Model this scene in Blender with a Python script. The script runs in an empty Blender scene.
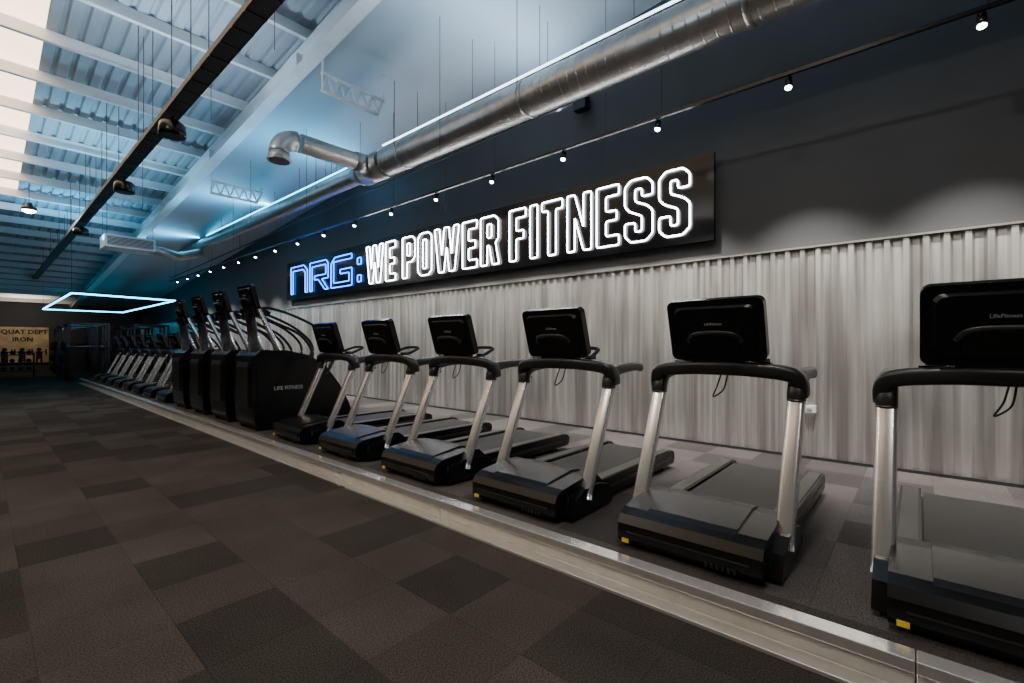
import bpy, bmesh, math, random
from mathutils import Vector, Matrix
random.seed(4)
SC = bpy.context.scene
COL = SC.collection

# ------------------------------------------------------------------ materials
def mat(name, col, rough=0.5, metal=0.0, emit=None, estr=0.0, noise=None, bump=0.0, coat=0.0, spec=0.5):
    m = bpy.data.materials.new(name); m.use_nodes = True
    nt = m.node_tree; b = nt.nodes['Principled BSDF']
    b.inputs['Base Color'].default_value = (*col, 1)
    b.inputs['Roughness'].default_value = rough
    b.inputs['Metallic'].default_value = metal
    b.inputs['Specular IOR Level'].default_value = spec
    if coat: b.inputs['Coat Weight'].default_value = coat
    if emit:
        b.inputs['Emission Color'].default_value = (*emit, 1)
        b.inputs['Emission Strength'].default_value = estr
    if noise:
        sc, amt = noise
        tc = nt.nodes.new('ShaderNodeTexCoord')
        mp = nt.nodes.new('ShaderNodeMapping')
        if isinstance(sc, tuple): mp.inputs['Scale'].default_value = sc
        else: mp.inputs['Scale'].default_value = (sc, sc, sc)
        nz = nt.nodes.new('ShaderNodeTexNoise'); nz.inputs['Scale'].default_value = 1.0
        nz.inputs['Detail'].default_value = 4
        rp = nt.nodes.new('ShaderNodeValToRGB')
        rp.color_ramp.elements[0].position = .3; rp.color_ramp.elements[1].position = .7
        rp.color_ramp.elements[0].color = (*[c*(1-amt) for c in col], 1)
        rp.color_ramp.elements[1].color = (*[min(1, c*(1+amt)) for c in col], 1)
        nt.links.new(tc.outputs['Object'], mp.inputs['Vector'])
        nt.links.new(mp.outputs['Vector'], nz.inputs['Vector'])
        nt.links.new(nz.outputs['Fac'], rp.inputs['Fac'])
        nt.links.new(rp.outputs['Color'], b.inputs['Base Color'])
        if bump:
            bp = nt.nodes.new('ShaderNodeBump'); bp.inputs['Strength'].default_value = bump
            bp.inputs['Distance'].default_value = 0.01
            nt.links.new(nz.outputs['Fac'], bp.inputs['Height'])
            nt.links.new(bp.outputs['Normal'], b.inputs['Normal'])
    return m

def carpet(name, light, dark, ox, oy):
    m = bpy.data.materials.new(name); m.use_nodes = True
    nt = m.node_tree; N = nt.nodes; L = nt.links; b = N['Principled BSDF']
    b.inputs['Roughness'].default_value = 1.0
    b.inputs['Specular IOR Level'].default_value = 0.05
    tc = N.new('ShaderNodeTexCoord'); mp = N.new('ShaderNodeMapping')
    mp.inputs['Location'].default_value = (ox, oy, 0); mp.inputs['Scale'].default_value = (2, 2, 2)
    L.new(tc.outputs['Object'], mp.inputs['Vector'])
    sp = N.new('ShaderNodeSeparateXYZ'); L.new(mp.outputs['Vector'], sp.inputs[0])
    def math_(op, a, bval=None):
        n = N.new('ShaderNodeMath'); n.operation = op
        L.new(a, n.inputs[0])
        if bval is not None:
            if isinstance(bval, (int, float)): n.inputs[1].default_value = bval
            else: L.new(bval, n.inputs[1])
        return n.outputs[0]
    fx = math_('FLOOR', sp.outputs[0]); fy = math_('FLOOR', sp.outputs[1])
    cb = N.new('ShaderNodeCombineXYZ'); L.new(fx, cb.inputs[0]); L.new(fy, cb.inputs[1])
    wn = N.new('ShaderNodeTexWhiteNoise'); wn.noise_dimensions = '3D'; L.new(cb.outputs[0], wn.inputs['Vector'])
    rp = N.new('ShaderNodeValToRGB'); e = rp.color_ramp.elements
    e[0].position = 0.0; e[0].color = (*dark, 1); e[1].position = 1.0; e[1].color = (*light, 1)
    mid = rp.color_ramp.elements.new(0.42); mid.color = (*[d*.75+l*.25 for d, l in zip(dark, light)], 1)
    mid = rp.color_ramp.elements.new(0.5); mid.color = (*[d*.35+l*.65 for d, l in zip(dark, light)], 1)
    L.new(wn.outputs['Value'], rp.inputs['Fac'])
    nz = N.new('ShaderNodeTexNoise'); nz.inputs['Scale'].default_value = 130; nz.inputs['Detail'].default_value = 3
    L.new(tc.outputs['Object'], nz.inputs['Vector'])
    mr = N.new('ShaderNodeMapRange'); mr.inputs[1].default_value = .3; mr.inputs[2].default_value = .7
    mr.inputs[3].default_value = .4; mr.inputs[4].default_value = 1.6
    L.new(nz.outputs['Fac'], mr.inputs[0])
    n2 = N.new('ShaderNodeTexNoise'); n2.inputs['Scale'].default_value = 1.4; n2.inputs['Detail'].default_value = 5
    L.new(tc.outputs['Object'], n2.inputs['Vector'])
    mr2 = N.new('ShaderNodeMapRange'); mr2.inputs[1].default_value = .3; mr2.inputs[2].default_value = .7
    mr2.inputs[3].default_value = .85; mr2.inputs[4].default_value = 1.15
    L.new(n2.outputs['Fac'], mr2.inputs[0])
    frx = math_('FRACT', sp.outputs[0]); fry = math_('FRACT', sp.outputs[1])
    sx = math_('GREATER_THAN', frx, .012); sy = math_('GREATER_THAN', fry, .012)
    s = math_('MULTIPLY', sx, sy); s = math_('MULTIPLY', s, .2); s = math_('ADD', s, .8)
    k = math_('MULTIPLY', mr.outputs[0], mr2.outputs[0]); k = math_('MULTIPLY', k, s)
    vm = N.new('ShaderNodeVectorMath'); vm.operation = 'SCALE'
    L.new(rp.outputs['Color'], vm.inputs[0]); L.new(k, vm.inputs['Scale'])
    L.new(vm.outputs[0], b.inputs['Base Color'])
    bp = N.new('ShaderNodeBump'); bp.inputs['Strength'].default_value = .6; bp.inputs['Distance'].default_value = .004
    L.new(nz.outputs['Fac'], bp.inputs['Height']); L.new(bp.outputs['Normal'], b.inputs['Normal'])
    return m

M_CARPET = carpet('carpet_tiles', (.064, .056, .049), (.036, .032, .029), -.33, -.8)
M_CARPET2 = carpet('carpet_tiles_platform', (.095, .086, .083), (.05, .046, .045), -.33, -.8)
M_WALL = mat('painted_grey_wall', (.088, .088, .092), .8, noise=(1.5, .06))
M_WALLD = mat('painted_dark_wall', (.05, .052, .06), .85, noise=(1.0, .1))
M_ROOF = mat('roof_sheet', (.44, .48, .53), .6, noise=(.8, .1))
M_LINING = mat('roof_lining', (.52, .58, .64), .7, noise=(.6, .05))
M_WHITE = mat('painted_white_steel', (.80, .82, .84), .5, noise=(3, .06))
M_GALV = mat('galvanised_steel', (.92, .91, .89), .22, .72, noise=(9, .07), bump=.02)
M_DUCT = mat('spiral_duct_metal', (.50, .48, .455), .34, .85, noise=(5, .15))
M_BLACK = mat('black_plastic', (.004, .004, .0045), .26, noise=(60, .15), spec=.38)
M_GLOSS = mat('gloss_black', (.003, .003, .0035), .12, coat=.2, spec=.4)
M_DARK = mat('charcoal_plastic', (.017, .0165, .016), .35, noise=(80, .1), spec=.5)
M_SILVER = mat('silver_paint', (.74, .74, .74), .24, .8, noise=(90, .04))
M_BELT = mat('running_belt', (.012, .0115, .0115), .5, noise=(150, .3), spec=.3)
M_RAIL = mat('foot_rail', (.04, .039, .038), .3, noise=(50, .15))
M_YEL = mat('yellow_label', (.8, .62, .05), .5)
M_LOGO = mat('logo_grey', (.3, .3, .31), .4)
M_RUB = mat('rubber', (.008, .008, .008), .8)
M_SCREEN = mat('console_screen', (.006, .007, .01), .06)
M_RED = mat('red_button', (.5, .02, .02), .4)
M_TRAY = mat('dark_cable_tray', (.02, .022, .025), .5, noise=(20, .2))
M_SIGN = mat('sign_panel_black', (.002, .002, .0025), .22, spec=.3)
M_NEONW = mat('neon_white', (1, 1, 1), .4, emit=(.92, .94, 1.0), estr=18)
M_NEONB = mat('neon_blue', (.1, .3, 1), .4, emit=(.015, .16, 1.0), estr=8)
M_CYAN = mat('led_cyan', (.1, .8, 1), .4, emit=(.04, .6, 1.0), estr=9)
M_COOL = mat('led_cool_white', (.9, .95, 1), .4, emit=(.6, .83, 1.0), estr=6)
M_LAMP = mat('lamp_glass', (1, 1, 1), .3, emit=(1.0, .93, .82), estr=45)
M_SKY = mat('skylight_polycarbonate', (.5, .4, .3), .5, emit=(1.0, .74, .47), estr=4.2, noise=((2, .8, 2), .05))
M_GREEN = mat('green_led', (0, 1, .2), .4, emit=(0, 1, .3), estr=6)
M_MURAL = mat('mural_board', (.55, .38, .22), .7, noise=(2.5, .35))
M_PWHITE = mat('white_plastic', (.7, .7, .68), .4)

def corr_mat():
    m = bpy.data.materials.new('corrugated_metal'); m.use_nodes = True
    nt = m.node_tree; N = nt.nodes; L = nt.links; b = N['Principled BSDF']
    b.inputs['Metallic'].default_value = .88
    tc = N.new('ShaderNodeTexCoord'); mp = N.new('ShaderNodeMapping')
    mp.inputs['Scale'].default_value = (1, 7, .3); L.new(tc.outputs['Object'], mp.inputs[0])
    nz = N.new('ShaderNodeTexNoise'); nz.inputs['Scale'].default_value = 1.2; nz.inputs['Detail'].default_value = 2
    L.new(mp.outputs[0], nz.inputs[0])
    rp = N.new('ShaderNodeValToRGB'); e = rp.color_ramp.elements
    e[0].position = .36; e[0].color = (.50, .485, .46, 1); e[1].position = .58; e[1].color = (.80, .785, .76, 1)
    L.new(nz.outputs['Fac'], rp.inputs[0])
    L.new(rp.outputs[0], b.inputs['Base Color'])
    n2 = N.new('ShaderNodeTexNoise'); n2.inputs['Scale'].default_value = 2.2; n2.inputs['Detail'].default_value = 3
    L.new(tc.outputs['Object'], n2.inputs[0])
    mr = N.new('ShaderNodeMapRange'); mr.inputs[3].default_value = .28; mr.inputs[4].default_value = .46
    L.new(n2.outputs['Fac'], mr.inputs[0]); L.new(mr.outputs[0], b.inputs['Roughness'])
    return m
M_CORR = corr_mat()

# ------------------------------------------------------------------ mesh builder
class B:
    def __init__(s): s.v = []; s.f = []; s.m = []; s.sm = []; s.mats = []
    def mi(s, m):
        if m not in s.mats: s.mats.append(m)
        return s.mats.index(m)
    def add(s, vs, fs, m, smooth=False):
        o = len(s.v); s.v += [tuple(v) for v in vs]; k = s.mi(m)
        for f in fs: s.f.append([o+i for i in f]); s.m.append(k); s.sm.append(smooth)
    def box(s, c, d, m, R=None):
        vs = []
        for x in (-.5, .5):
            for y in (-.5, .5):
                for z in (-.5, .5):
                    p = Vector((x*d[0], y*d[1], z*d[2]))
                    if R is not None: p = R @ p
                    vs.append(p+Vector(c))
        s.add(vs, [(0, 1, 3, 2), (4, 6, 7, 5), (0, 4, 5, 1), (2, 3, 7, 6), (0, 2, 6, 4), (1, 5, 7, 3)], m)
    def mm(s, a, b_, m):
        s.box([(a[i]+b_[i])/2 for i in range(3)], [abs(b_[i]-a[i]) for i in range(3)], m)
    def prism(s, prof, y0, y1, m, smooth=False):   # XZ profile extruded along Y
        n = len(prof)
        vs = [(x, y0, z) for x, z in prof]+[(x, y1, z) for x, z in prof]
        fs = [tuple(range(n)), tuple(range(2*n-1, n-1, -1))]
        fs += [(i, (i+1) % n, (i+1) % n+n, i+n) for i in range(n)]
        s.add(vs, fs, m, smooth)
    def sweep(s, path, sec, m, up=(0, 0, 1), closed=False, scales=None, smooth=True):
        path = [Vector(p) for p in path]; up = Vector(up); n = len(path); k = len(sec); vs = []
        for i, p in enumerate(path):
            if closed: t = path[(i+1) % n]-path[i-1]
            else: t = path[min(i+1, n-1)]-path[max(i-1, 0)]
            t.normalize(); a = t.cross(up)
            if a.length < 1e-3: a = t.cross(Vector((.3, .9, .1)))
            a.normalize(); b_ = a.cross(t); sc = scales[i] if scales else 1
            for x, y in sec: vs.append(p+a*x*sc+b_*y*sc)
        fs = []
        for i in range(n if closed else n-1):
            j = (i+1) % n
            for q in range(k): fs.append((i*k+q, i*k+(q+1) % k, j*k+(q+1) % k, j*k+q))
        s.add(vs, fs, m, smooth)
        if not closed:
            o = len(s.v)-len(vs); kk = s.mi(m)
            s.f.append([o+q for q in range(k)]); s.m.append(kk); s.sm.append(False)
            s.f.append([o+(n-1)*k+q for q in range(k)]); s.m.append(kk); s.sm.append(False)
    def tube(s, path, r, m, n=10, up=(0, 0, 1), closed=False, scales=None):
        s.sweep(path, [(r*math.cos(2*math.pi*i/n), r*math.sin(2*math.pi*i/n)) for i in range(n)], m, up, closed, scales)
    def text(s, txt, size, M, m, extrude=.002, bold=.015):
        cu = bpy.data.curves.new('t', 'FONT'); cu.body = txt; cu.size = size; cu.extrude = extrude
        cu.align_x = 'CENTER'; cu.align_y = 'CENTER'; cu.resolution_u = 2; cu.offset = size*bold
        ob = bpy.data.objects.new('t', cu); COL.objects.link(ob)
        dg = bpy.context.evaluated_depsgraph_get(); me = ob.evaluated_get(dg).to_mesh()
        s.add([M @ v.co for v in me.vertices], [tuple(p.vertices) for p in me.polygons], m)
        ob.evaluated_get(dg).to_mesh_clear(); bpy.data.objects.remove(ob)
    def mesh(s, name):
        me = bpy.data.meshes.new(name); me.from_pydata(s.v, [], s.f)
        for m in s.mats: me.materials.append(m)
        me.polygons.foreach_set('material_index', s.m); me.polygons.foreach_set('use_smooth', s.sm)
        bm = bmesh.new(); bm.from_mesh(me); bmesh.ops.recalc_face_normals(bm, faces=bm.faces); bm.to_mesh(me); bm.free()
        me.update(); return me
    def obj(s, name, loc=(0, 0, 0), bevel=0, rot=0):
        return place(s.mesh(name), name, loc, bevel, rot)
def place(me, name, loc=(0, 0, 0), bevel=0, rot=0):
    ob = bpy.data.objects.new(name, me); COL.objects.link(ob); ob.location = loc; ob.rotation_euler[2] = rot
    if bevel:
        md = ob.modifiers.new('bevel', 'BEVEL'); md.width = bevel; md.segments = 2
        md.limit_method = 'ANGLE'; md.angle_limit = math.radians(40)
    return ob
def rrect(w, h, r, n=3):
    pts = []
    for cx, cy, a0 in ((w/2-r, h/2-r, 0), (-w/2+r, h/2-r, 90), (-w/2+r, -h/2+r, 180), (w/2-r, -h/2+r, 270)):
        for i in range(n+1):
            a = math.radians(a0+90*i/n); pts.append((cx+r*math.cos(a), cy+r*math.sin(a)))
    return pts
def smoothpath(pts, n=6, closed=False):
    P = [Vector(p) for p in pts]; out = []; N = len(P)
    for i in range(N if closed else N-1):
        if closed: p0, p1, p2, p3 = P[i-1], P[i], P[(i+1) % N], P[(i+2) % N]
        else: p0, p1, p2, p3 = P[max(i-1, 0)], P[i], P[i+1], P[min(i+2, N-1)]
        for k in range(n):
            t = k/n
            out.append(.5*((2*p1)+(p2-p0)*t+(2*p0-5*p1+4*p2-p3)*t*t+(3*p1-p0-3*p2+p3)*t**3))
    if not closed: out.append(P[-1])
    return out

# ------------------------------------------------------------------ room constants
H = 1.45; PZ = 0.17; XE = 2.51; XW = 6.2; ZR0 = 6.63; T = .085
Y0, Y1, XL = -6.0, 34.0, -7.0
roof = lambda y: ZR0-T*y

b = B(); b.mm((XL, Y0, -.1), (XW+.2, Y1, 0), M_CARPET); b.obj('floor')
b = B(); b.mm((XE+.061, Y0+.01, 0.0), (XW-.005, 24, PZ), M_CARPET2); b.obj('platform')
# edge channel beam
b = B()
pr = [(XE+.06, 0), (XE-.085, 0), (XE-.085, .022), (XE+.02, .022), (XE+.02, PZ-.04), (XE-.045, PZ-.04), (XE-.045, PZ+.012), (XE+.06, PZ+.012)]
yy = Y0+.01
while yy < 24:
    b.prism(pr, yy, min(yy+3.0, 24)-.004, M_GALV)
    yy += 3.0
b.obj('platform_edge_beam', bevel=.004)

# walls
FS = [(0, 1, 2, 3), (7, 6, 5, 4), (0, 4, 5, 1), (1, 5, 6, 2), (2, 6, 7, 3), (3, 7, 4, 0)]
b = B()
vs = [(XW, Y0, 0), (XW, Y1, 0), (XW, Y1, roof(Y1)), (XW, Y0, roof(Y0))]
vs += [(x+.2, y, z) for x, y, z in vs]
b.add(vs, FS, M_WALL); b.obj('wall_right')
b = B()
vs = [(XL, Y0, 0), (XL, Y1, 0), (XL, Y1, roof(Y1)), (XL, Y0, roof(Y0))]
vs += [(x-.2, y, z) for x, y, z in vs]
b.add(vs, FS, M_WALLD); b.obj('wall_left')
b = B(); b.mm((XL, Y1, 0), (XW+.2, Y1+.2, roof(Y1)), M_WALLD); b.obj('wall_back')
b = B(); b.mm((XL, Y0-.2, 0), (XW+.2, Y0, roof(Y0)), M_WALLD); b.obj('wall_front')

# corrugated cladding (box-rib sheet)
CT = 2.54
b = B(); prof = []; y = Y0
while y < Y1:
    prof += [(6.185, y), (6.185, y+.045), (6.145, y+.070), (6.145, y+.115), (6.185, y+.14)]
    y += .15
vs = []; fs = []
for i, (x, y) in enumerate(prof): vs += [(x, y, PZ+.005), (x, y, CT)]
for i in range(len(prof)-1): fs.append((2*i, 2*i+2, 2*i+3, 2*i+1))
b.add(vs, fs, M_CORR)
b.obj('corrugated_wall_cladding')
b = B(); b.mm((6.12, Y0+.01, CT), (6.195, Y1-.01, CT+.02), M_DUCT); b.obj('trim_1')
b = B(); b.mm((6.13, Y0+.01, PZ), (6.143, 24, PZ+.03), M_TRAY); b.obj('baseboard_right')

# ------------------------------------------------------------------ roof
b = B(); prof = []; x = XL
while x < XW+.1:
    prof += [(x, 0), (x+.11, 0), (x+.135, .04), (x+.175, .04)]; x += .2
SK = [(-.5, .62), (-4.3, -3.3)]
vs = []; fs = []
for x, dz in prof: vs += [(x, Y0, roof(Y0)+dz), (x, Y1, roof(Y1)+dz)]
for i in range(len(prof)-1):
    xm = (prof[i][0]+prof[i+1][0])/2
    if any(a < xm < c for a, c in SK): continue
    fs.append((2*i, 2*i+2, 2*i+3, 2*i+1))
b.add(vs, fs, M_ROOF); b.obj('roof')
for a, c in SK:
    b = B(); vs = [(a-.1, 1, roof(1)+.05), (c+.1, 1, roof(1)+.05), (c+.1, 17.2, roof(17.2)+.05), (a-.1, 17.2, roof(17.2)+.05)]
    vs += [(x, y, z+.02) for x, y, z in vs]
    b.add(vs, FS, M_SKY)
    for ya, yb in ((Y0, 1), (17.2, Y1)):
        b.add([(a-.1, ya, roof(ya)+.05), (c+.1, ya, roof(ya)+.05), (c+.1, yb, roof(yb)+.05), (a-.1, yb, roof(yb)+.05)], [(0, 1, 2, 3)], M_ROOF)
    b.obj('skylight')
b = B(); y = -5.5
while y < Y1-.3:
    z = roof(y)
    x1 = 3.2
    b.mm((XL, y-.005, z-.19), (x1, y+.005, z-.005), M_WHITE)
    b.mm((XL, y-.07, z-.195), (x1, y, z-.18), M_WHITE)
    b.mm((XL, y, z-.02), (x1, y+.06, z-.008), M_WHITE)
    y += 1.22
b.obj('roof_purlins')
b = B(); za = -.2
vs = [(3.3, Y0, roof(Y0)+za), (XW, Y0, roof(Y0)+za), (XW, Y1, roof(Y1)+za), (3.3, Y1, roof(Y1)+za)]
vs += [(x, y, z+.05) for x, y, z in vs]
b.add(vs, FS, M_LINING); b.obj('ceiling_lining')
def slopebox(b, x0, x1, ya, yb, z0, z1, m):
    vs = [(x, y, roof(y)+z) for y in (ya, yb) for x, z in ((x0, z0), (x1, z0), (x1, z1), (x0, z1))]
    b.add(vs, FS, m)
for xr in (3.2, -3.0):
    b = B()
    slopebox(b, xr-.1, xr+.1, Y0, Y1, -.45, -.43, M_WHITE); slopebox(b, xr-.1, xr+.1, Y0, Y1, -.22, -.2, M_WHITE)
    slopebox(b, xr-.008, xr+.008, Y0, Y1, -.43, -.22, M_WHITE)
    for i in range(9):
        yy = Y0+1+i*4; b.mm((xr-.09, yy-.008, roof(yy)-.43), (xr+.09, yy+.008, roof(yy)-.21), M_WHITE)
    b.obj('roof_rafter')
def lattice(y, x0=3.3, x1=4.35):
    b = B(); zt = roof(y)-.62; zb = zt-.26; n = 5
    b.tube([(x0, y, zt), (x1, y, zt)], .028, M_WHITE, 8); b.tube([(x0, y, zb), (x1-.1, y, zb)], .028, M_WHITE, 8)
    b.tube([(x1, y, zt), (x1-.1, y, zb)], .024, M_WHITE, 8)
    for i in range(n):
        xa = x0+(x1-x0-.1)*i/n; xb = x0+(x1-x0-.1)*(i+.5)/n; xc = x0+(x1-x0-.1)*(i+1)/n
        b.tube([(xa, y, zb), (xb, y, zt)], .017, M_WHITE, 6); b.tube([(xb, y, zt), (xc, y, zb)], .017, M_WHITE, 6)
    b.tube([(x0+.02, y, zb), (x0+.02, y, roof(y)-.2)], .018, M_WHITE, 6)
    b.tube([(x1, y, zt), (x1, y, roof(y)-.2)], .012, M_WHITE, 6)
    b.obj('lattice_bracket')
for y in (6.6, 11.6): lattice(y)

# ------------------------------------------------------------------ spiral duct
def duct(b, path_fn, L, r, m, n=36):
    pts = []; sc = []; t = 0
    while t < L:
        for dt, k in ((0, 1), (.002, 1), (.104, 1), (.106, 1.0), (.111, 1.015), (.118, 1.015), (.123, 1)):
            if t+dt <= L: pts.append(path_fn(t+dt)); sc.append(k)
        t += .128
    b.tube(pts, r, m, n, scales=sc, up=(0, 0, 1))
DX, DZ = 4.8, 4.72; JY = 7.55
b = B()
duct(b, lambda t: (DX, -3.5+t, DZ), JY+3.5-.35, .235, M_DUCT)
b.tube([(DX, JY-.35, DZ), (DX, JY+.3, DZ)], .25, M_DUCT, 28)
b.tube([(DX, JY+.3, DZ), (DX, JY+.6, DZ)], .25, M_DUCT, 28, scales=[1, .7])
duct(b, lambda t: (DX, JY+.6+t, DZ), 12, .165, M_DUCT)
for yc in (-1.5, 1.2, 3.9, 6.6): b.tube([(DX, yc-.03, DZ), (DX, yc+.03, DZ)], .246, M_DUCT, 28)
duct(b, lambda t: (DX-.1-t, JY, DZ), 1.35, .15, M_DUCT, 22)
b.tube([(DX-.2, JY, DZ), (DX-.42, JY, DZ)], .17, M_DUCT, 24)
xe = DX-1.45
el = [(xe-.26*math.sin(a), JY, DZ-.26*(1-math.cos(a))) for a in [math.radians(k*11.25) for k in range(9)]]
b.tube(el, .155, M_DUCT, 22, up=(0, 1, 0))
b.tube([el[-1], (el[-1][0], JY, el[-1][2]-.12)], .158, M_DUCT, 22, up=(0, 1, 0), scales=[1, 1])
b.tube([(el[-1][0], JY, el[-1][2]-.10), (el[-1][0], JY, el[-1][2]-.13)], .178, M_DUCT, 22, up=(0, 1, 0))
b.tube([(el[-1][0], JY, el[-1][2]-.128), (el[-1][0], JY, el[-1][2]-.134)], .15, M_BLACK, 22, up=(0, 1, 0))
for yc in (-1.5, 1.2, 3.9, 6.6, 9.5, 12.4, 15.3, 18.2):
    for s_ in (-1, 1):
        r_ = .24 if yc < 8 else .17
        b.tube([(DX+s_*r_, yc, DZ), (DX+s_*r_, yc, roof(yc)-.2)], .005, M_TRAY, 5)
b.obj('spiral_ventilation_duct')
b = B(); b.tube([(5.35, -3, 4.95), (5.35, 24, 4.3)], .018, M_TRAY, 8)
for y in range(-2, 24, 3): b.tube([(5.35, y, 4.95-(y+3)*.65/27), (5.35, y, roof(y)-.2)], .004, M_TRAY, 5)
b.obj('conduit_pipe')

# ------------------------------------------------------------------ track with spots
TX, TZ = 5.1, 4.05
b = B(); b.mm((TX-.018, -3.5, TZ-.015), (TX+.018, 23, TZ+.018), M_BLACK)
for y in [i*2.6-3 for i in range(11)]: b.tube([(TX, y, TZ), (TX, y, roof(y)-.2)], .004, M_TRAY, 5)
yl = [-.37+1.31*i for i in range(-2, 18)]
for y in yl:
    b.tube([(TX, y, TZ-.015), (TX, y, TZ-.05)], .012, M_BLACK, 8)
    a = Vector((TX+.03, y, TZ-.03)); dr = Vector((-.25, 0, -1)).normalized()
    b.tube([a, a+dr*.10], .032, M_BLACK, 14, up=(0, 1, 0))
    b.tube([a+dr*.101, a+dr*.11, a+dr*.122], .029, M_LAMP, 14, up=(0, 1, 0), scales=[1, .95, .5])
b.obj('track_lighting')
for i, y in enumerate(yl):
    ld = bpy.data.lights.new('track_spot_lamp', 'SPOT'); ld.energy = 460; ld.color = (1, .955, .90)
    ld.spot_size = math.radians(76); ld.spot_blend = .9; ld.shadow_soft_size = .04
    lo = bpy.data.objects.new('track_spot_lamp', ld); COL.objects.link(lo)
    lo.location = (TX+.03, y, TZ-.2)
    lo.rotation_euler = Vector((.27, 0, -1)).to_track_quat('-Z', 'Y').to_euler()

# ------------------------------------------------------------------ cable tray
b = B(); X0 = 1.5; Z0 = 4.2
for s_ in (-1, 1): b.mm((X0+s_*.08-.006, Y0+.01, Z0-.03), (X0+s_*.08+.006, 28, Z0+.03), M_TRAY)
b.mm((X0-.08, Y0+.01, Z0-.03), (X0+.08, 28, Z0-.022), M_TRAY)
y = -5.8
while y < 28: b.mm((X0-.085, y, Z0-.036), (X0+.085, y+.03, Z0-.02), M_DARK); y += .3
for k in (-.05, -.02, .02, .05): b.tube([(X0+k, Y0+.01, Z0), (X0+k, 28, Z0)], .012, M_RUB, 6)
for i, y in enumerate([-4+2.4*i for i in range(12)]):
    if roof(y) > Z0+.3:
        for s_ in (-1, 1): b.tube([(X0+s_*.08, y, Z0), (X0+s_*.08, y, roof(y))], .005, M_TRAY, 5)
b.obj('cable_tray')
def pend(x, y, z, r=.14, h=.17):
    b = B()
    b.tube([(x, y, z+h), (x, y, z+h*.8), (x, y, z+.02), (x, y, z)], r, M_BLACK, 24, up=(0, 1, 0), scales=[.7, .95, 1, .93])
    b.tube([(x, y, z-.001), (x, y, z-.006)], r*.85, M_DARK, 24, up=(0, 1, 0))
    b.tube([(x, y, z+h), (x, y, Z0-.04)], .012, M_BLACK, 6, up=(0, 1, 0))
    b.obj('pendant_speaker')
pend(1.5, 6.65, 3.92); pend(1.53, 9.6, 3.9); pend(1.5, 14.2, 3.92)

# fan coil unit
b = B(); fx, fy, fz = 2.75, 16.8, 4.28
b.mm((fx-.55, fy-.4, fz-.17), (fx+.55, fy+.4, fz+.17), M_WHITE)
b.mm((fx-.5, fy-.42, fz-.12), (fx+.5, fy-.4, fz+.12), M_DARK)
for i in range(7): b.mm((fx-.5, fy-.43, fz-.11+i*.035), (fx+.5, fy-.415, fz-.1+i*.035), M_WHITE)
b.tube(smoothpath([(fx+.5, fy, fz-.05), (fx+.9, fy, fz-.1), (fx+1.3, fy+.3, fz-.1), (fx+1.9, fy+.5, 4.4)]), .13, M_DUCT, 16)
for sx in (-.5, .5):
    for sy in (-.35, .35): b.tube([(fx+sx, fy+sy, fz+.1), (fx+sx, fy+sy, roof(fy+sy)-.02)], .006, M_TRAY, 5)
b.obj('fan_coil_unit')
def highbay(x, y, z, e=0):
    b = B()
    b.tube([(x, y, z+.18), (x, y, z+.1), (x, y, z+.08), (x, y, z)], .13, M_DARK, 24, up=(0, 1, 0), scales=[.4, .5, 1, 1.1])
    b.tube([(x, y, z-.001), (x, y, z-.008), (x, y, z-.05)], .125, M_LAMP, 24, up=(0, 1, 0), scales=[1, .95, .5])
    b.tube([(x, y, z+.18), (x, y, roof(y))], .005, M_TRAY, 5, up=(0, 1, 0))
    b.obj('high_bay_lamp')
    if e:
        ld = bpy.data.lights.new('high_bay_light', 'AREA'); ld.shape = 'DISK'; ld.size = .3; ld.energy = e; ld.color = (1, .93, .84)
        lo = bpy.data.objects.new('high_bay_light', ld); COL.objects.link(lo); lo.location = (x, y, z-.06)
highbay(.76, 15.7, 4.6, e=50)
highbay(-1.2, -1.5, 5.0, e=55); highbay(-1.2, 4.4, 5.0, e=60); highbay(1.9, .6, 5.0, e=65)

# ------------------------------------------------------------------ LED frame + added uplight battens
b = B(); z = 3.0
rc = [(1.8, 19.0), (4.5, 19.6), (4.5, 28.5), (1.8, 28.5)]
for i in range(4):
    p, q = rc[i], rc[(i+1) % 4]
    b.tube([(p[0], p[1], z), (q[0], q[1], z)], .028, M_CYAN, 8)
    b.tube([(p[0], p[1], z+.045), (q[0], q[1], z+.045)], .03, M_BLACK, 6)
    b.tube([(p[0], p[1], z), (p[0], p[1], roof(p[1])-.1)], .005, M_TRAY, 5)
b.obj('led_light_frame')
def arealight(name, loc, tgt, e, col, sx, sy):
    ld = bpy.data.lights.new(name, 'AREA'); ld.shape = 'RECTANGLE'; ld.size = sx; ld.size_y = sy; ld.energy = e; ld.color = col
    lo = bpy.data.objects.new(name, ld); COL.objects.link(lo); lo.location = loc
    lo.rotation_euler = (Vector(tgt)-Vector(loc)).to_track_quat('-Z', 'Y').to_euler(); return lo
def added_batten(x, y, z, L_, m, e, col, tgt):  # invented uplights over the cable tray, added to brighten and tint the roof
    b = B(); b.mm((x-.04, y-L_/2, z-.03), (x+.04, y+L_/2, z), M_BLACK); b.mm((x-.025, y-L_/2+.02, z), (x+.025, y+L_/2-.02, z+.012), m)
    for s_ in (-1, 1): b.tube([(x, y+s_*L_*.4, z), (x, y+s_*L_*.4, roof(y+s_*L_*.4)-.2)], .005, M_TRAY, 5, up=(0, 1, 0))
    b.obj('added_uplight_batten')
    arealight('added_uplight_light', (x, y, z+.03), tgt, e, col, .05, L_)
CY = (.13, .60, 1); CW = (.58, .80, 1)
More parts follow.
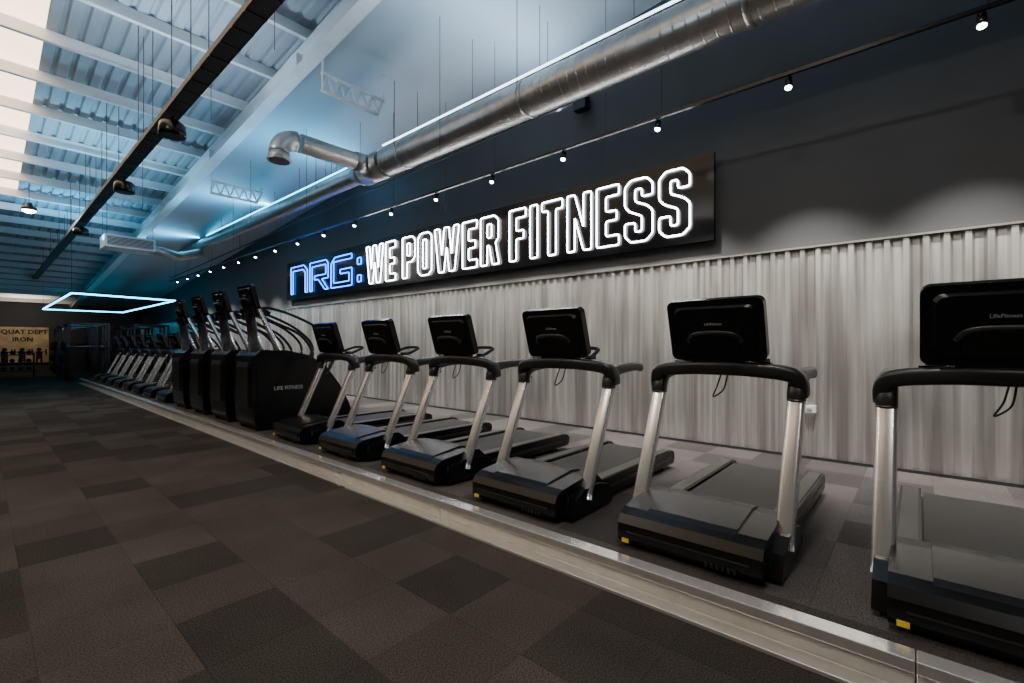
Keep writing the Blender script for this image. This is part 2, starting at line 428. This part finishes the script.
# continuous LED line riding above the duct
b = B(); lz = lambda y: 5.06 if y < 7.4 else 4.97
for ya, yb, m in ((-3.4, 7.3, M_COOL), (7.5, 19.8, M_CYAN)):
    zz = lz(ya)
    b.mm((DX-.014, ya, zz-.008), (DX+.014, yb, zz+.008), m); b.mm((DX+.021, ya, zz-.018), (DX+.03, yb, zz+.018), M_BLACK)
    y = ya+.6
    while y < yb:
        b.tube([(DX+.025, y, zz), (DX+.025, y, roof(y)-.2)], .004, M_TRAY, 5, up=(0, 1, 0)); y += 2.6
b.obj('led_strip_light')
for y, e in ((9.6, 62), (13.4, 66), (17.6, 50)): arealight('led_strip_lamp', (DX, y, 5.0), (DX-.6, y, 6), e, CY, .05, 3.4)
for y, e in ((.4, 40), (4.4, 42)): arealight('led_strip_lamp', (DX, y, 5.1), (DX-.1, y, 6), e, CW, .05, 3.6)
added_batten(1.5, 16.6, 4.32, 1.8, M_CYAN, 50, CY, (1.6, 16.6, 6))
for y, e in ((2.5, 46), (7.4, 44)): added_batten(1.5, y, 4.32, 1.8, M_COOL, e, CW, (1.6, y, 6))
added_batten(1.5, 12.2, 4.32, 1.8, M_CYAN, 42, (.3, .72, 1), (1.6, 12.2, 6))

# ------------------------------------------------------------------ SIGN
SZ0, SZ1 = 2.77, 3.88
b = B(); b.mm((6.06, 1.93, SZ0), (6.12, 14.24, SZ1), M_SIGN)
b.mm((6.12, 2.1, SZ0+.1), (6.195, 14.0, SZ0+.16), M_BLACK); b.mm((6.12, 2.1, SZ1-.16), (6.195, 14.0, SZ1-.1), M_BLACK)
G = {
 'W': (7.4, [[(0, 10), (1.5, 10), (2.2, 3.8), (3.0, 10), (4.4, 10), (5.2, 3.8), (5.9, 10), (7.4, 10), (6.1, 0), (4.5, 0), (3.7, 5.6), (2.9, 0), (1.3, 0)]]),
 'E': (4, [[(0, 0), (4, 0), (4, 1.7), (1.7, 1.7), (1.7, 4.2), (3.6, 4.2), (3.6, 5.8), (1.7, 5.8), (1.7, 8.3), (4, 8.3), (4, 10), (0, 10)]]),
 'P': (4.5, [[(0, 0), (1.7, 0), (1.7, 3.8), (3.4, 3.8), (4.5, 4.9), (4.5, 9), (3.5, 10), (0, 10)], [(1.7, 5.4), (2.8, 5.4), (2.8, 8.4), (1.7, 8.4)]]),
 'O': (4.6, [[(1, 0), (3.6, 0), (4.6, 1), (4.6, 9), (3.6, 10), (1, 10), (0, 9), (0, 1)], [(1.7, 1.6), (2.9, 1.6), (2.9, 8.4), (1.7, 8.4)]]),
 'R': (4.6, [[(0, 0), (1.7, 0), (1.7, 4), (2.2, 4), (3, 0), (4.7, 0), (3.8, 4.4), (4.5, 5.2), (4.5, 9), (3.5, 10), (0, 10)], [(1.7, 5.6), (2.8, 5.6), (2.8, 8.4), (1.7, 8.4)]]),
 'F': (4, [[(0, 0), (1.7, 0), (1.7, 4.2), (3.5, 4.2), (3.5, 5.8), (1.7, 5.8), (1.7, 8.3), (4, 8.3), (4, 10), (0, 10)]]),
 'I': (1.7, [[(0, 0), (1.7, 0), (1.7, 10), (0, 10)]]),
 'T': (4.4, [[(1.35, 0), (3.05, 0), (3.05, 8.3), (4.4, 8.3), (4.4, 10), (0, 10), (0, 8.3), (1.35, 8.3)]]),
 'N': (4.7, [[(0, 0), (1.5, 0), (1.5, 6), (3.2, 0), (4.7, 0), (4.7, 10), (3.2, 10), (3.2, 4), (1.5, 10), (0, 10)]]),
 'S': (4.5, [[(0, 1), (1, 0), (3.5, 0), (4.5, 1), (4.5, 4.6), (3.7, 5.5), (1.7, 6.5), (1.7, 8.4), (2.8, 8.4), (2.8, 7.1), (4.5, 7.1), (4.5, 9), (3.5, 10), (1, 10), (0, 9), (0, 5.9), (.8, 5.0), (2.8, 4), (2.8, 1.6), (1.7, 1.6), (1.7, 3.1), (0, 3.1)]]),
}
def fillet(pts, r):
    out = []; n = len(pts)
    for i in range(n):
        p = Vector(pts[i]); a = Vector(pts[i-1]); c = Vector(pts[(i+1) % n])
        ra = min(r, (a-p).length*.4); rc_ = min(r, (c-p).length*.4)
        p0 = p+(a-p).normalized()*ra; p2 = p+(c-p).normalized()*rc_
        for t in (0, .33, .67, 1): out.append((1-t)**2*p0+2*t*(1-t)*p+t*t*p2)
    return out
def neon(polys, u0, z0, su, sz, m, r=.013):
    for pl in polys:
        pts = fillet([(x*su, y*sz) for x, y in pl], .035)
        b.tube([(6.03, -(u0+p.x), z0+p.y) for p in pts], r, m, 6, up=(1, 0, 0), closed=True)
def word(w, ya, yb, z0=2.89, hh=.87, gap=1.0):
    tot = sum(G[c][0] for c in w)+gap*(len(w)-1); su = (ya-yb)/tot; u = -ya
    for c in w:
        neon(G[c][1], u, z0, su, hh/10, M_NEONW, .0115); u += (G[c][0]+gap)*su
word('WE', 9.85, 8.68); word('POWER', 8.42, 5.58); word('FITNESS', 5.33, 2.22)
N_ = [[(0, 0), (1.3, 0), (1.3, 8.5), (7.4, 8.5), (8.7, 7.2), (8.7, 0), (10, 0), (10, 8), (8, 10), (0, 10)]]
R_ = [[(0, 0), (1.3, 0), (1.3, 8.5), (8.7, 8.5), (8.7, 5.2), (2.6, 5.2), (2.6, 3.8), (4.6, 3.8), (8.2, 0), (10, 0), (6.6, 3.8), (10, 3.8), (10, 8.6), (9, 10), (0, 10)]]
G_ = [[(0, 0), (10, 0), (10, 5.6), (4.5, 5.6), (4.5, 4.2), (8.7, 4.2), (8.7, 1.5), (1.3, 1.5), (1.3, 8.5), (10, 8.5), (10, 10), (2, 10), (0, 8)]]
for g, ya in ((N_, 13.9), (R_, 12.72), (G_, 11.54)):
    neon(g, -ya, 2.93, .103, .078, M_NEONB, .013)
for z0 in (2.98, 3.40):
    neon([[(0, 0), (1.7, 0), (1.7, 2), (0, 2)]], -10.25, z0, .1, .08, M_NEONB, .013)
b.obj('neon_sign')

# ------------------------------------------------------------------ TREADMILL
b = B()
hood = [(0.03, .035), (0, .07), (0, .16), (.03, .21), (.10, .238), (.42, .272), (.56, .262), (.64, .2), (.64, .035)]
b.prism(hood, -.415, .415, M_BLACK)
b.prism([(-.004, .085), (-.004, .15), (.03, .15), (.03, .085)], -.36, .36, M_BLACK)
b.prism([(-.008, .112), (-.008, .120), (.03, .12), (.03, .112)], -.35, .35, M_DARK)
b.box((-.006, .36, .06), (.006, .045, .025), M_YEL)
for i in range(6): b.box((-.006, -.28+i*.03, .062), (.006, .014, .03), M_RUB)
for s_ in (-1, 1):
    for i in range(5): b.box((.16+i*.05, s_*.417, .13), (.025, .006, .09), M_RUB)
b.prism([(.06, .22), (.12, .25), (.44, .288), (.56, .27), (.56, .22)], -.26, .26, M_BLACK)
b.mm((.5, -.33, .05), (2.02, .33, .13), M_BLACK)
b.mm((.6, -.285, .13), (2.0, .285, .172), M_BELT)
b.tube([(2.0, -.285, .15), (2.0, .285, .15)], .024, M_BELT, 12)
for s_ in (-1, 1):
    yc = s_*.355
    b.prism([(.5, .05), (2.1, .05), (2.13, .08), (2.13, .15), (2.08, .185), (.6, .19), (.5, .23)], yc-.06, yc+.06, M_BLACK)
    b.mm((.66, yc-.045, .186), (2.03, yc+.045, .194), M_RAIL)
    b.mm((.64, yc+s_*.055, .10), (2.0, yc+s_*.064, .125), M_DARK)
    b.tube([(1.9, yc, 0), (1.9, yc, .06)], .03, M_RUB, 12, up=(0, 1, 0)); b.tube([(.2, yc, 0), (.2, yc, .05)], .03, M_RUB, 12, up=(0, 1, 0))
    yo = s_*.445
    b.prism([(.12, .03), (.70, .03), (.66, .17), (.50, .21), (.30, .21), (.18, .15)], yo-.035, yo+.035, M_BLACK)
    b.sweep([(.345, yo, .12), (.36, yo, .17), (.73, yo, .99), (.745, yo, 1.03)], rrect(.062, .10, .022), M_SILVER, up=(0, 1, 0))
    arm = smoothpath([(.70, yo, .93), (.715, yo, 1.0), (.78, yo, 1.06), (.95, yo, 1.085), (1.2, yo, 1.09), (1.27, yo, 1.07)], 5)
    b.sweep(arm, rrect(.082, .085, .03), M_DARK, up=(0, 1, 0), scales=[1.2]*8+[1.2-.45*i/(len(arm)-9) for i in range(len(arm)-8)])
cb = smoothpath([(.74, -.46, .96), (.725, -.458, 1.04), (.70, -.41, 1.095), (.67, -.2, 1.12), (.66, 0, 1.125), (.67, .2, 1.12), (.70, .41, 1.095), (.725, .458, 1.04), (.74, .46, .96)], 5)
b.sweep(cb, rrect(.095, .125, .03), M_DARK, up=(1, 0, 0))
b.prism([(.64, 1.08), (.66, 1.17), (.80, 1.15), (.90, 1.10), (.88, 1.06)], -.31, .31, M_BLACK)
for s_ in (-1, 1):
    b.tube([(.76, s_*.24, 1.12), (.76, s_*.24, 1.19)], .045, M_RUB, 14, up=(0, 1, 0))
    b.tube(smoothpath([(.78, s_*.16, 1.14), (.92, s_*.17, 1.19), (1.04, s_*.15, 1.235)]), .017, M_RUB, 10)
b.tube(smoothpath([(1.04, .15, 1.235), (1.07, .08, 1.25), (1.07, -.08, 1.25), (1.04, -.15, 1.235)]), .017, M_RUB, 10)
b.box((.885, 0, 1.13), (.03, .05, .02), M_RED)
b.prism([(.62, 1.12), (.60, 1.25), (.575, 1.34), (.64, 1.34), (.73, 1.14)], -.17, .17, M_BLACK)
tilt = Matrix.Rotation(math.radians(-17), 3, 'Y')
def cons(b, C, w, h, tilt, logo=True):
    C = Vector(C)
    def slab(x0, x1, w, h, m, r=.045, k=1.0, cz=0, cy=0):
        sec = rrect(w, h, r, 4); n = len(sec)
        vs = [C+tilt @ Vector((x0, cy+p[0]*k, cz+p[1]*k)) for p in sec]+[C+tilt @ Vector((x1, cy+p[0], cz+p[1])) for p in sec]
        b.add(vs, [tuple(range(n)), tuple(range(n, 2*n))]+[(i, (i+1) % n, (i+1) % n+n, i+n) for i in range(n)], m)
    slab(-.035, .03, w, h, M_BLACK)
    slab(-.055, -.034, w*.86, h*.80, M_BLACK, .05, .93)
    slab(.03, .033, w*.92, h*.88, M_SCREEN, .02)
    pts = smoothpath([C+tilt @ Vector((-.056, -w*.27, -h*.16)), C+tilt @ Vector((-.085, -w*.2, -h*.03)), C+tilt @ Vector((-.088, 0, 0)), C+tilt @ Vector((-.085, w*.2, -h*.03)), C+tilt @ Vector((-.056, w*.27, -h*.16))], 5)
    b.sweep(pts, rrect(.03, .03, .01), M_DARK, up=(1, 0, 0))
    slab(-.066, -.055, w*.5, h*.3, M_GLOSS, .03, .95, cz=-h*.2)
    if logo:
        R = Matrix(((0, 0, -1, 0), (-1, 0, 0, 0), (0, 1, 0, 0), (0, 0, 0, 1)))
        b.text('LifeFitness', .026, Matrix.Translation(C) @ tilt.to_4x4() @ Matrix.Translation((-.057, 0, h*.12)) @ R, M_LOGO, .001)
cons(b, (.585, 0, 1.385), .61, .42, tilt)
b.tube(smoothpath([(.62, -.02, 1.08), (.60, -.0, 1.0), (.62, .03, .93), (.64, -.03, .98), (.66, -.05, 1.08)]), .005, M_RUB, 6, up=(0, 1, 0))
tm = b.mesh('treadmill')
TY = [-.31, 1.02, 2.34, 3.66, 4.98, 6.3]
for y in TY: place(tm, 'treadmill', (2.66, y, PZ), .005)
for i in range(8): place(tm, 'treadmill', (2.66, 12.75+i*1.28, PZ), .005)

# ------------------------------------------------------------------ STAIR CLIMBER
b = B()
side = [(0.06, .03), (0, .12), (-.03, .5), (-.03, .95), (0, 1.12), (.08, 1.2), (.45, 1.2), (.8, 1.12), (1.08, .95), (1.33, .62), (1.5, .3), (1.56, .1), (1.54, .03)]
for s_ in (-1, 1):
    b.prism(side, s_*.30, s_*.38, M_BLACK)
    b.prism([(x*.9+.05, z*.9+.05) for x, z in side], s_*.38, s_*.395, M_BLACK)
b.prism([(0.06, .03), (0, .12), (-.035, .5), (-.035, .95), (0, 1.12), (.08, 1.19), (.3, 1.19), (.3, .03)], -.30, .30, M_BLACK)
b.prism([(-.045, .35), (-.05, .5), (-.05, .95), (-.03, 1.02), (.0, 1.0), (.0, .35)], -.22, .22, M_DARK)
for i in range(6):
    x0 = .35+i*.2; z0 = 1.0-i*.17
    b.mm((x0, -.29, z0-.03), (x0+.23, .29, z0), M_DARK); b.mm((x0, -.29, z0-.14), (x0+.02, .29, z0-.03), M_BLACK)
b.mm((.05, -.33, 0), (1.5, -.27, .05), M_BLACK); b.mm((.05, .27, 0), (1.5, .33, .05), M_BLACK)
for s_ in (-1, 1):
    b.sweep([(.42, s_*.33, 1.05), (.36, s_*.32, 1.2), (.10, s_*.25, 1.82)], rrect(.06, .085, .02), M_SILVER, up=(0, 1, 0))
    b.tube(smoothpath([(.12, s_*.2, 1.80), (.2, s_*.30, 1.84), (.5, s_*.36, 1.76), (.9, s_*.38, 1.58), (1.18, s_*.38, 1.34), (1.23, s_*.38, 1.1), (1.1, s_*.37, .8)], 6), .021, M_RUB, 10)
    b.tube(smoothpath([(.15, s_*.2, 1.72), (.3, s_*.33, 1.62), (.65, s_*.37, 1.45), (.85, s_*.37, 1.2), (.8, s_*.36, 1.05)], 6), .021, M_RUB, 10)
b.prism([(.04, 1.7), (.0, 1.84), (.10, 1.88), (.28, 1.78), (.26, 1.72)], -.24, .24, M_BLACK)
b.sweep([(.12, 0, 1.15), (.10, 0, 1.5), (.06, 0, 1.78)], rrect(.14, .06, .02), M_DARK, up=(0, 1, 0))
cons(b, (.05, 0, 2.0), .54, .38, Matrix.Rotation(math.radians(-14), 3, 'Y'))
RN = Matrix(((1, 0, 0, 0), (0, 0, -1, 0), (0, 1, 0, 0), (0, 0, 0, 1)))
b.text('LIFE FITNESS', .08, Matrix.Translation((.48, -.397, .62)) @ RN, M_LOGO)
sm_ = b.mesh('stair_climber')
for y in (7.72, 8.92, 10.12, 11.32): place(sm_, 'stair_climber', (2.66, y, PZ+.001), .006)

# ------------------------------------------------------------------ POWER RACKS (far end)
def rack():
    b = B(); w, d, h = 1.2, 1.4, 2.35
    for x in (-w/2, w/2):
        for y in (-d/2, 0, d/2): b.mm((x-.035, y-.035, 0), (x+.035, y+.035, h), M_BLACK)
        b.mm((x-.035, -d/2, h-.07), (x+.035, d/2, h), M_BLACK); b.mm((x-.035, -d/2, 0), (x+.035, d/2, .06), M_BLACK)
        b.mm((x-.03, -d/2, .75), (x+.03, 0, .8), M_BLACK)
    for y in (-d/2, d/2): b.mm((-w/2, y-.03, h-.07), (w/2, y+.03, h), M_BLACK)
    b.tube([(-w/2, 0, h-.1), (w/2, 0, h-.1)], .018, M_SILVER, 8)
    b.tube([(-.98, -d/2-.06, 1.4), (.98, -d/2-.06, 1.4)], .014, M_SILVER, 8)
    for s_ in (-1, 1):
        b.tube([(s_*.72, -d/2-.06, 1.4), (s_*.80, -d/2-.06, 1.4)], .22, M_RUB, 24)
        b.tube([(s_*.81, -d/2-.06, 1.4), (s_*.86, -d/2-.06, 1.4)], .17, M_RUB, 24)
        for zz in (.4, .9): b.tube([(s_*w/2+s_*.05, d/2, zz), (s_*w/2+s_*.17, d/2, zz)], .2, M_RUB, 20)
    return b.mesh('power_rack')
rk = rack()
for x, y in ((2.95, 26.2), (5.0, 26.2), (2.95, 29.2), (5.0, 29.2), (3.1, 32.4), (5.1, 32.4)):
    place(rk, 'power_rack', (x, y, 0), 0)
b = B(); b.mm((.35, 33.92, .55), (2.35, 33.98, 2.35), M_MURAL); mb = b
RM = RN
mb.text('SQUAT DEPT', .3, Matrix.Translation((1.42, 33.915, 2.1)) @ RM, M_RUB, bold=.03)
mb.text('IRON', .3, Matrix.Translation((1.42, 33.915, 1.72)) @ RM, M_RUB, bold=.03)
for i in range(3):
    x = .8+i*.6; q = -.2
    mb.tube([(x, 33.91, 1.42+q), (x, 33.92, 1.42+q)], .09, M_RUB, 14); mb.mm((x-.12, 33.905, .95+q), (x+.12, 33.92, 1.33+q), M_RUB)
    mb.mm((x-.27, 33.903, 1.28+q), (x+.27, 33.92, 1.31+q), M_RUB)
    for s_ in (-1, 1): mb.mm((x+s_*.25-.03, 33.903, 1.15+q), (x+s_*.25+.03, 33.92, 1.44+q), M_RUB)
    mb.mm((x-.12, 33.905, .76+q), (x-.04, 33.92, .97+q), M_RUB); mb.mm((x+.04, 33.905, .76+q), (x+.12, 33.92, .97+q), M_RUB)
mb.obj('squat_mural_board')
b = B()
for zz in (.3, .65, 1.0):
    b.mm((.3, 29.4, zz), (1.6, 29.75, zz+.04), M_BLACK)
    for i in range(5):
        x = .42+i*.25
        b.tube([(x, 29.42, zz+.12), (x, 29.52, zz+.12)], .08, M_RUB, 12); b.tube([(x, 29.64, zz+.12), (x, 29.74, zz+.12)], .08, M_RUB, 12)
        b.tube([(x, 29.5, zz+.12), (x, 29.66, zz+.12)], .017, M_SILVER, 8)
for x in (.3, 1.55): b.mm((x, 29.45, 0), (x+.06, 29.7, 1.1), M_BLACK)
b.obj('dumbbell_rack')
arealight('mural_lamp', (1.4, 31.8, 3.6), (1.4, 33.9, 1.6), 28, (1, .85, .65), 1.5, .1)

# wall speaker + socket
b = B(); b.box((6.08, 3.9, 5.15), (.14, .22, .2), M_BLACK); b.box((6.12, 3.86, 5.3), (.1, .07, .06), M_BLACK)
b.box((6.065, 3.84, 5.31), (.01, .03, .03), M_GREEN); b.tube([(6.1, 3.9, 5.2), (6.1, 3.9, roof(3.9)-.2)], .008, M_TRAY, 6)
b.box((6.17, 3.9, 5.15), (.055, .06, .06), M_BLACK); b.obj('wall_speaker', bevel=.008)
b = B(); b.box((6.13, .92, .73), (.03, .12, .08), M_PWHITE); b.box((6.112, .92, .73), (.008, .05, .03), M_LOGO)
b.obj('wall_socket', bevel=.003)
b = B()
for x, y, z in ((2.4, 6, 5.1), (2.4, 8.4, 5.0), (4.2, 5, 4.1), (4.2, 9, 4.1), (3.9, 11, 4.0), (4.2, 13, 4.0), (2.2, 12, 4.2), (5.6, 6.5, 3.9), (5.6, 9.5, 3.9), (5.6, 3.2, 3.9), (5.6, 12.5, 3.9)):
    b.tube([(x, y, z), (x, y, roof(y)-.19)], .004, M_TRAY, 5, up=(0, 1, 0))
b.obj('suspension_wires')

# ------------------------------------------------------------------ world & camera
w = bpy.data.worlds.new('world'); SC.world = w; w.use_nodes = True
w.node_tree.nodes['Background'].inputs[0].default_value = (.5, .6, .8, 1); w.node_tree.nodes['Background'].inputs[1].default_value = .3
cam = bpy.data.cameras.new('camera'); cam.sensor_width = 36; cam.lens = 16.35; cam.shift_y = .0034; cam.clip_start = .05
co = bpy.data.objects.new('camera', cam); COL.objects.link(co); co.location = (0, 0, H)
co.rotation_euler = (math.radians(90), 0, -math.radians(48.85)); SC.camera = co
